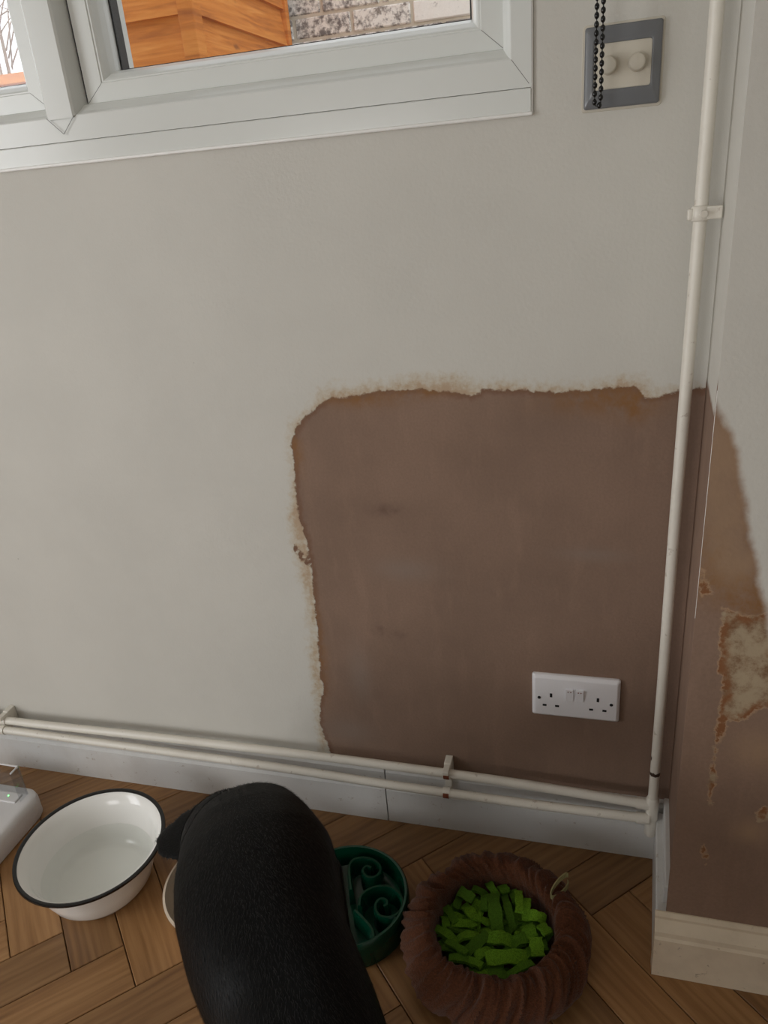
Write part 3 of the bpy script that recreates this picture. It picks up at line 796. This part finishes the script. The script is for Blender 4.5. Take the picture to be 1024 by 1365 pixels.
# ------------------------------------------------------------------ enamel basin
BC = (-0.898, -0.265)
ba = thing('enamel_basin', 'white enamel basin with a black rim, filled with water', 'basin', (BC[0], BC[1], 0.0))
outer = [(0.0, 0.004), (0.070, 0.004), (0.074, 0.0005), (0.080, 0.0005), (0.084, 0.003), (0.094, 0.016), (0.105, 0.045), (0.114, 0.075), (0.122, 0.094), (0.130, 0.0985)]
inner = [(0.130, 0.1005), (0.121, 0.0965), (0.112, 0.076), (0.103, 0.046), (0.092, 0.018), (0.084, 0.0085), (0.074, 0.006), (0.0, 0.006)]
MB().lathe(outer + inner, 96).build('bowl', M['enamel'], ba, True, 60)
mb = MB()
mb.lathe([(0.1270, 0.0965), (0.1315, 0.0955), (0.1345, 0.0985), (0.1340, 0.1018), (0.1308, 0.1030), (0.1270, 0.1010), (0.1270, 0.0965)], 96, caps=False)
mb.build('rim', M['enamel_black'], ba, True, 60)
wt = tag(MB().lathe([(0.0, 0.0415), (0.100, 0.0415), (0.1012, 0.0425), (0.1012, 0.0423)], 64, caps=False).build('water', M['water'], None, True, 40, (BC[0], BC[1], 0.0)), 'clear still water lying in the white enamel basin', 'water')

# ------------------------------------------------------------------ pet feeder (corner only in view)
pf = thing('pet_feeder', 'white plastic pet feeder with clear hood and green light', 'pet feeder', (-1.258, -0.250, 0))
def rr3(w, h, r, z, dx=0, dy=0, n=6):
    return [(a + dx, b + dy, z) for a, b in rrect(0, 0, w, h, r, n)]
mb = MB(); mb.loft([rr3(0.252, 0.252, 0.030, 0.0), rr3(0.260, 0.260, 0.034, 0.006), rr3(0.260, 0.260, 0.034, 0.040), rr3(0.254, 0.254, 0.031, 0.050), rr3(0.242, 0.242, 0.027, 0.0535), rr3(0.225, 0.225, 0.022, 0.0525)])
mb.build('base', M['feeder_white'], pf, True, 45)
MB().bbox(-0.10, 0.096, 0.082, 0.106, 0.050, 0.0562, 0.002).build('control_strip', M['feeder_white'], pf)
MB().bbox(-0.10, 0.066, 0.058, 0.061, 0.050, 0.0532, 0.0004).build('groove', M['feeder_grey'], pf)
MB().lathe([(0.0, 0.0), (0.082, 0.0), (0.088, 0.002), (0.088, 0.003), (0.080, 0.0035), (0.074, -0.004), (0.0, -0.012)], 48).build('bowl', M['feeder_bowl'], pf, True, 40, (0.012, -0.030, 0.0528))
led = MB().lathe([(0.0, 0.0), (0.0016, 0.0), (0.0012, 0.0012), (0.0, 0.0016)], 12).build('light', M['led'], pf, True, 40, (0.069, 0.096, 0.0560))
hd = MB()
hd.box(-0.11, 0.106, 0.109, 0.111, 0.050, 0.128)
hd.build('hood', M['acrylic'], pf)
sp = MB(); sp.box(0.104, 0.106, 0.088, 0.109, 0.050, 0.128); sp.build('hood_side', M['acrylic'], pf)
MB().tube([(-0.11, 0.110, 0.128), (0.103, 0.110, 0.128), (0.105, 0.108, 0.128), (0.105, 0.088, 0.128)], 0.0020, 8).build('hood_edge', M['feeder_white'], pf, True)
MB().tube([(0.105, 0.110, 0.052), (0.105, 0.110, 0.129)], 0.0018, 8).build('hood_post', M['acrylic'], pf, True)

# ------------------------------------------------------------------ feeding bowl under the dog
fb = tag(MB().lathe([(0.0, 0.004), (0.075, 0.004), (0.080, 0.0), (0.088, 0.0), (0.096, 0.02), (0.106, 0.060), (0.110, 0.065), (0.110, 0.068), (0.106, 0.069), (0.102, 0.062), (0.092, 0.022), (0.080, 0.010), (0.0, 0.009)], 72).build('feeding_bowl', M['cream_ceramic'], None, True, 60, (-0.627, -0.268, 0.0)), 'cream feeding bowl under the dog\'s head', 'bowl')

# ------------------------------------------------------------------ green slow feeder
GC = (-0.4125, -0.2380); GR = 0.104
sf = thing('slow_feeder_bowl', 'dark green plastic slow feeder bowl with spiral ridges', 'bowl', (GC[0], GC[1], 0))
MB().lathe([(0.0, 0.003), (GR - 0.006, 0.003), (GR - 0.004, 0.0), (GR, 0.001), (GR + 0.001, 0.03), (GR, 0.050), (GR - 0.003, 0.0535), (GR - 0.0065, 0.0525), (GR - 0.008, 0.045), (GR - 0.011, 0.014), (GR - 0.018, 0.010), (0.0, 0.010)], 80).build('bowl', M['green_plastic'], sf, True, 45)
def ridge(pts, zt=0.047):
    """a wall standing on the bowl floor, tapered, with a rounded top"""
    P = [Vector((a, b, 0)) for a, b in pts]; rings = []
    for i, p in enumerate(P):
        t = (P[min(i + 1, len(P) - 1)] - P[max(i - 1, 0)]).normalized(); s = Vector((t.y, -t.x, 0))
        rings.append([p + s * w + Vector((0, 0, z)) for w, z in ((-0.0055, 0.009), (-0.0036, zt - 0.004), (-0.0018, zt), (0.0018, zt), (0.0036, zt - 0.004), (0.0055, 0.009))])
    MB().loft(rings).build('ridge', M['green_plastic'], sf, True, 50)
def gp(px, py):
    p = onz(px, py, 0.046); return (p.x - GC[0], p.y - GC[1])
def zpx(zx, zy): return (180 + zx / 2.695, 1020 + zy / 2.695)
def curve(zpts): return [(v.x, v.y) for v in dense([gp(*zpx(*q)) + (0,) for q in zpts], 5)]
ridge(curve([(776, 448), (772, 410), (770, 365), (785, 340), (820, 332), (856, 340), (880, 362), (878, 388), (856, 402), (830, 398), (818, 378), (832, 362), (850, 368)]))
ridge(curve([(806, 505), (812, 470), (840, 446), (880, 434), (920, 438), (950, 462), (962, 495), (948, 528), (918, 545), (884, 542), (866, 522), (866, 495), (882, 480), (902, 484), (905, 500), (893, 506)]))
ridge(curve([(790, 520), (815, 545), (842, 575), (855, 600), (855, 625), (835, 648), (802, 664)]))
ridge(curve([(855, 625), (890, 602), (920, 575), (938, 545)]))
ridge(curve([(700, 470), (680, 430), (690, 390), (720, 380)]))
ridge(curve([(640, 560), (680, 560), (700, 590), (690, 630), (660, 640)]))
ridge(curve([(600, 430), (620, 400), (650, 400), (660, 430), (640, 450)]))

# ------------------------------------------------------------------ brown snuffle bowl with green fleece strips
NC = Vector((-0.1585, -0.262, 0))
def mat_terry(name, col):
    t = NT(name); co = t.coord('Object'); n = t.noise(co, 420, 3, 0.6); b = t.noise(co, 40, 4, 0.6)
    c = t.mix(t.rng(n, 0.3, 0.7), tuple(x * 0.55 for x in col[:3]) + (1,), col)
    c = t.mix(t.rng(b, 0.4, 0.7, 0, 0.35), c, tuple(x * 0.6 for x in col[:3]) + (1,))
    t.base(c); t.set(Roughness=0.95); t.b.inputs['Sheen Weight'].default_value = 0.12; t.b.inputs['Specular IOR Level'].default_value = 0.15
    t.bump(t.math('ADD', n, t.math('MULTIPLY', b, 0.6)), 0.7, 0.003); return t.m
M['terry'] = mat_terry('brown_terry', rgb(98, 58, 36))
def mat_fleece():
    t = NT('green_fleece'); co = t.coord('Object'); info = t.n('ShaderNodeObjectInfo')
    n = t.noise(co, 500, 3, 0.6)
    c0 = t.ramp(info.outputs['Random'], [(0.0, rgb(70, 104, 30)), (0.35, rgb(82, 122, 32)), (0.6, rgb(96, 140, 36)), (1.0, rgb(118, 166, 44))])
    c = t.mix(t.rng(n, 0.35, 0.7, 0, 0.6), c0, rgb(48, 70, 18)); t.base(c); t.set(Roughness=0.95); t.b.inputs['Specular IOR Level'].default_value = 0.1
    t.bump(n, 0.6, 0.002); return t.m
M['fleece'] = mat_fleece()
sn = thing('snuffle_bowl', 'gathered brown terry snuffle bowl filled with green fleece strips', 'pet bowl', NC)
prof = [(0.0, 0.004, 0), (0.100, 0.003, 0), (0.124, 0.004, .2), (0.139, 0.014, .5), (0.1455, 0.030, .7), (0.1465, 0.046, .9), (0.142, 0.063, 1.0), (0.133, 0.077, 1.0), (0.122, 0.086, 1.0), (0.111, 0.090, 1.0), (0.103, 0.089, .9), (0.0975, 0.083, .8), (0.094, 0.073, .6), (0.093, 0.055, .4), (0.092, 0.035, .2), (0.085, 0.020, 0), (0.0, 0.018, 0)]
# refine profile
rp = []
for a, b in zip(prof[:-1], prof[1:]):
    for k in range(3): rp.append(tuple(a[i] + (b[i] - a[i]) * k / 3 for i in range(3)))
rp.append(prof[-1])
SEG = 300
def fold(th, s):
    """gathered folds: sharper towards the elastic"""
    v = 0
    c, q = math.cos(th), math.sin(th)
    n1 = mnoise.noise(Vector((c * 5.5, q * 5.5, s * 1.2 + 3)))
    n2 = mnoise.noise(Vector((c * 9, q * 9, s * 0.9 + 9)))
    n3 = mnoise.noise(Vector((c * 22, q * 22, s * 1.5)))
    return n1 * 0.006 + (0.45 - abs(n2) * 2.0) * 0.010 + n3 * 0.005
rings = []
for i, (r, z, am) in enumerate(rp):
    ring = []
    s = i / len(rp) * 3
    for k in range(SEG):
        th = 2 * math.pi * k / SEG
        f = fold(th + 0.12 * math.sin(s * 3), s) * am
        # push along the outward normal of a torus of centre (0.118, .045)
        dr, dz = r - 0.116, z - 0.045; ln = math.hypot(dr, dz) + 1e-6
        rr = r + f * dr / ln; zz = max(0.0005, z + f * dz / ln)
        rr *= 1 + 0.018 * math.sin(2 * th + 0.6) + 0.012 * math.sin(3 * th + 2)
        ring.append((rr * math.cos(th), rr * math.sin(th), zz))
    rings.append(ring)
MB().loft(rings, False, False).build('fabric_ring', M['terry'], sn, True, 70)
# fleece strips: sharing a handful of bent strip meshes
def strip_mesh(l, w, t, bend, k):
    mb = MB(); rings = []; n = 6
    for i in range(n + 1):
        q = i / n - 0.5; zc = -bend * (q * 2) ** 2 * l; x = q * l
        ww = w * (1 + 0.12 * math.sin(i * 1.9 + k)) / 2
        rings.append([(x, -ww, zc), (x, ww, zc), (x, ww, zc + t), (x, -ww, zc + t)])
    mb.loft(rings); me = mb.mesh('fleece_strip'); me.materials.append(M['fleece']); return me
def put_strip(me, p, ang, tilt, roll): 
    return link('fleece_strip', me, None, sn, p, (roll, tilt, ang))
SL = [ # zoomed-photo centre, length, width, angle (image degrees)
 (415, 275, 70, 62, 30), (545, 340, 165, 66, 82), (605, 330, 165, 42, 75), (655, 310, 130, 40, 88), (690, 330, 110, 40, 95), (740, 365, 75, 55, 10), (770, 437, 60, 52, 50), (310, 440, 130, 62, 30), (420, 455, 110, 56, -5),
 (465, 495, 130, 62, -38), (565, 475, 90, 76, 5), (495, 545, 80, 52, -20), (600, 570, 180, 74, -12), (660, 620, 120, 46, -28), (700, 430, 70, 64, 70), (735, 510, 80, 64, 80), (380, 592, 95, 52, 5), (310, 535, 85, 34, 15),
 (370, 525, 100, 44, 32), (560, 668, 78, 62, 5), (487, 684, 80, 40, -8), (450, 590, 85, 48, 30), (640, 478, 95, 56, -15), (430, 345, 90, 50, 50), (485, 385, 100, 46, 20), (590, 235, 60, 60, 60), (650, 235, 80, 44, 80), (450, 640, 80, 40, 15),
 (768, 500, 60, 40, 80), (500, 300, 110, 44, 100), (345, 360, 100, 48, 60), (375, 300, 80, 40, 110), (300, 390, 80, 36, 80), (530, 610, 90, 40, 0), (620, 530, 120, 34, -25), (330, 480, 90, 40, 45), (690, 560, 70, 44, -60), (400, 400, 90, 36, 0), (720, 400, 60, 40, 30), (560, 415, 80, 40, -30), (470, 230, 80, 40, 20), (530, 240, 90, 36, 60)]
rs = random.Random(11)
bank = {}
for i, (zx, zy, l, w, a) in enumerate(SL):
    hgt = 0.070 if i < 23 else 0.058
    px, py = 500 + zx / 3.413, 1110 + zy / 3.413
    p = onz(px, py, hgt) - NC
    q = onz(px + 4 * math.cos(math.radians(a)), py + 4 * math.sin(math.radians(a)), hgt) - NC - p
    ang = math.atan2(q.y, q.x)
    rr = math.hypot(p.x, p.y)
    if rr > 0.080: p.x *= 0.080 / rr; p.y *= 0.080 / rr
    key = (round(l / 25), round(w / 14), i % 3)
    if key not in bank: bank[key] = strip_mesh(key[0] * 25 / 3.413 / 880 * 1.15, key[1] * 14 / 3.413 / 880 * 0.9, 0.0042, (0.05, 0.12, 0.2)[i % 3], i)
    p.z = hgt - 0.004 + rs.uniform(-0.006, 0.005)
    put_strip(bank[key], p, ang, rs.uniform(-0.25, 0.25), rs.uniform(-0.35, 0.35))
keys = list(bank.values())
for i in range(60):   # strips packed underneath
    a = rs.uniform(0, 6.283); r = 0.078 * math.sqrt(rs.random())
    put_strip(keys[rs.randrange(len(keys))], (r * math.cos(a), r * math.sin(a), rs.uniform(0.026, 0.050)), rs.uniform(0, 6.28), rs.uniform(-0.7, 0.7), rs.uniform(-0.8, 0.8))
# little cloth loop tag on the rim
t0 = onz(735, 1197, 0.088) - NC; t1 = onz(757, 1172, 0.088) - NC
mid = (t0 + t1) / 2
mb = MB(); rings = []
dirv = (t1 - t0); side = Vector((-dirv.y, dirv.x, 0)).normalized()
for i in range(17):
    a = 2 * math.pi * i / 16
    c = mid + dirv * 0.5 * math.cos(a) + side * 0.006 * math.sin(a) + Vector((0, 0, 0.002 + 0.008 * math.cos(a * 0.5)))
    rings.append([c + Vector((0, 0, z)) + side * w for w, z in ((-0.001, -0.005), (0.001, -0.005), (0.001, 0.005), (-0.001, 0.005))])
MB().loft(rings).build('loop_tag', M['tag_cloth'], sn)

# ------------------------------------------------------------------ the dog
def mat_fur(name, col, lite, spec):
    t = NT(name); co = t.coord('Object'); n = t.noise(t.mapping(co, (60, 60, 200), (0, 0, 0.98)), 1.0, 4, 0.6); b = t.noise(co, 7, 3)
    c = t.mix(t.rng(n, 0.35, 0.75, 0, 0.7), col, lite); t.base(c)
    t.set(Roughness=0.5); t.b.inputs['Specular IOR Level'].default_value = spec
    t.bump(n, 0.4, 0.002); return t.m
M['fur'] = mat_fur('black_fur', rgb(8, 8, 8), rgb(13, 13, 13), 0.08)
M['hair'] = mat_fur('black_hair', rgb(9, 9, 9), rgb(20, 20, 22), 0.28)
AX = Vector((0.56, -0.83, 0)).normalized(); SD = Vector((0.83, 0.56, 0)).normalized(); UPV = Vector((0, 0, 1))
def ering(c, ax, w, h, hb=None, n=28, sq=0.0):
    """elliptic ring around c in the plane normal to ax; hb: height below"""
    c = Vector(c); s = SD; u = s.cross(ax).normalized()
    if u.z < 0 and abs(u.z) > 0.05: u = -u
    out = []
    for k in range(n):
        a = 2 * math.pi * k / n; ca, sa = math.cos(a), math.sin(a)
        hh = h if sa >= 0 else (hb or h)
        out.append(c + s * (w * ca) + u * (hh * sa))
    return out
rows = [(1365, 290, 515, .395), (1317, 265, 495, .395), (1272, 247, 477, .39), (1242, 239, 473, .385), (1198, 229, 467, .375), (1157, 229, 455, .365), (1120, 236, 429, .35), (1092, 252, 404, .335)]
st = []
for r, l, R_, z in rows:
    a = onz(l, r, z); b = onz(R_, r, z); st.append(((a + b) / 2, (b - a).dot(SD) / 2))
parts = []
body = MB(); rings = []
c0 = st[0][0]
for d, w, dz, h, hb in ((0.44, 0.020, 0.0, 0.02, 0.03), (0.425, 0.055, -0.01, 0.05, 0.06), (0.37, 0.088, -0.01, 0.085, 0.10), (0.28, 0.092, 0.0, 0.092, 0.10), (0.18, 0.080, 0.01, 0.085, 0.085), (0.08, 0.080, 0.006, 0.085, 0.10)):
    rings.append(ering(c0 + AX * d + Vector((0, 0, dz)), -AX, w, h, hb))
hs = [(.088, .13), (.088, .14), (.09, .15), (.092, .155), (.094, .155), (.09, .14), (.08, .12), (.065, .10)]
for (c, w), (h, hb) in zip(st, hs):
    rings.append(ering(c, -AX, w, h, hb))
# front of the shoulders
cE = st[-1][0]
rings.append(ering(cE - AX * 0.035 + Vector((0, 0, -0.025)), -AX, st[-1][1] * 0.72, 0.05, 0.075))
rings.append(ering(cE - AX * 0.055 + Vector((0, 0, -0.045)), -AX, st[-1][1] * 0.35, 0.025, 0.04))
body.loft(rings)
def limb(pts, radii, seg=18):
    mb = MB(); mb.tube(dense(pts, 4), None or [r for r in interp(radii, 4)], seg); body.add(mb.v, mb.f)
def interp(r, n):
    out = []
    for i in range(len(r) - 1):
        for k in range(n): out.append(r[i] + (r[i + 1] - r[i]) * k / n)
    out.append(r[-1]); return out
# neck, head, muzzle into the bowl
HD = Vector((-0.628, -0.262, 0.0))
limb([st[5][0] + Vector((0, 0, -0.03)), (-0.535, -0.357, 0.274), (-0.575, -0.308, 0.212), (-0.606, -0.284, 0.168)], [0.088, 0.079, 0.068, 0.062])
limb([(-0.575, -0.315, 0.195), (-0.605, -0.288, 0.165), (-0.627, -0.272, 0.132), (-0.638, -0.268, 0.102), (-0.645, -0.270, 0.070), (-0.647, -0.272, 0.045)], [0.058, 0.069, 0.064, 0.046, 0.040, 0.028])
# legs
for s in (-1, 1):
    sh_ = st[5][0] + SD * (0.058 * s)
    limb([sh_ + Vector((0, 0, -0.03)), sh_ + AX * 0.045 + Vector((0, 0, -0.15)), sh_ + AX * 0.03 + Vector((0, 0, -0.25)), Vector((sh_.x, sh_.y, 0.045)) + AX * 0.02, Vector((sh_.x, sh_.y, 0.02))], [0.055, 0.046, 0.032, 0.024, 0.026], 14)
    f0 = Vector((sh_.x, sh_.y, 0.018)); limb([f0 + AX * 0.02, f0 - AX * 0.02, f0 - AX * 0.045 + Vector((0, 0, -0.003))], [0.026, 0.028, 0.018], 12)
    hp = c0 + AX * 0.34 + SD * (0.055 * s)
    limb([hp, hp - AX * 0.05 + Vector((0, 0, -0.15)), hp + AX * 0.07 + Vector((0, 0, -0.26)), Vector((hp.x, hp.y, 0.03)) + AX * 0.05], [0.075, 0.055, 0.030, 0.024], 14)
    f0 = Vector((hp.x, hp.y, 0.018)) + AX * 0.05; limb([f0 + AX * 0.02, f0 - AX * 0.02, f0 - AX * 0.045 + Vector((0, 0, -0.003))], [0.026, 0.028, 0.018], 12)
limb([c0 + AX * 0.42 + Vector((0, 0, 0.03)), c0 + AX * 0.50 + Vector((0, 0, 0.02)), c0 + AX * 0.58 + Vector((0, 0, -0.08)), c0 + AX * 0.62 + Vector((0, 0, -0.20))], [0.035, 0.026, 0.018, 0.010], 12)
# ears: pendulous flaps
def ear(pts, thick=0.007):
    """pts: rows of (left, right) points down the flap"""
    mb = MB(); rings = []
    for a, b in pts:
        a, b = Vector(a), Vector(b); n = 7; top = []; bot = []
        d = (b - a); nn = d.cross(Vector((0.3, 0.4, -1))).normalized()
        nn = Vector((-0.15, -0.35, 1)).normalized()
        for k in range(n + 1):
            q = k / n; p = a + d * q; e = thick * math.sqrt(max(0.02, 1 - (2 * q - 1) ** 2))
            top.append(p + nn * e); bot.append(p - nn * e)
        rings.append(top + bot[::-1])
    mb.loft(rings); body.add(mb.v, mb.f)
E = lambda px, py, z: onz(px, py, z)
ear([(E(290, 1070, .200), E(288, 1135, .195)), (E(264, 1067, .172), E(262, 1142, .175)), (E(246, 1079, .158), E(246, 1150, .160)), (E(228, 1095, .145), E(231, 1150, .148)), (E(214, 1108, .130), E(219, 1149, .135)), (E(207, 1119, .120), E(211, 1143, .124))])
hm = HD + Vector((0.03, 0.02, 0.165)) + SD * 0.055
ear([(hm, hm - AX * -0.05), (hm + SD * 0.03 + Vector((0, 0, -0.035)), hm + SD * 0.03 + AX * 0.055 + Vector((0, 0, -0.035))), (hm + SD * 0.045 + Vector((0, 0, -0.08)), hm + SD * 0.045 + AX * 0.035 + Vector((0, 0, -0.08)))])
tmp_me = body.mesh('dog_tmp')
tmp = bpy.data.objects.new('dog_tmp', tmp_me); COL.objects.link(tmp)
md = tmp.modifiers.new('remesh', 'REMESH'); md.mode = 'VOXEL'; md.voxel_size = 0.0058; md.use_smooth_shade = True
ms = tmp.modifiers.new('smooth', 'SMOOTH'); ms.factor = 0.5; ms.iterations = 16
dg = bpy.context.evaluated_depsgraph_get()
dog_me = bpy.data.meshes.new_from_object(tmp.evaluated_get(dg))
bpy.data.objects.remove(tmp, do_unlink=True)
dog_me.name = 'dog'
for p in dog_me.polygons: p.use_smooth = True
dog_me.materials.clear(); dog_me.materials.append(M['fur'])
dog = tag(link('dog', dog_me), 'black short haired dog eating with its head down in the bowl', 'dog')
# short lying coat as fine blades
rs = random.Random(3)
hv, hf = [], []
polys = [p for p in dog_me.polygons if p.center.z > 0.06]
areas = [p.area for p in polys]; tot = sum(areas)
NH = 90000
vs_ = dog_me.vertices
for p, a in zip(polys, areas):
    k = a / tot * NH; cnt = int(k) + (1 if rs.random() < k - int(k) else 0)
    nrm = p.normal
    flow = AX * 1.0 + Vector((0, 0, -0.25))
    if p.center.z < 0.24: flow = Vector((-0.2, 0.2, -1))
    tdir = (flow - nrm * flow.dot(nrm))
    if tdir.length < 0.05: tdir = nrm.orthogonal()
    tdir.normalize(); sdir = nrm.cross(tdir)
    cs = [vs_[i].co for i in p.vertices]
    for _ in range(cnt):
        w1, w2 = rs.random(), rs.random()
        b0 = cs[0].lerp(cs[1], w1).lerp(cs[-1].lerp(cs[2], w1), w2) if len(cs) > 3 else p.center.copy()
        dd = (tdir + sdir * rs.uniform(-0.35, 0.35) + nrm * rs.uniform(0.05, 0.24)).normalized()
        ln = rs.uniform(0.007, 0.014)
        sw_ = dd.cross(nrm).normalized() * 0.00038
        n0 = len(hv); hv += [b0 - sw_ - nrm * 0.0005, b0 + sw_ - nrm * 0.0005, b0 + dd * ln]; hf.append((n0, n0 + 1, n0 + 2))
fur_me = mesh_from('coat', hv, hf)
coat = link('coat', fur_me, M['hair'], dog); coat['kind'] = 'stuff'
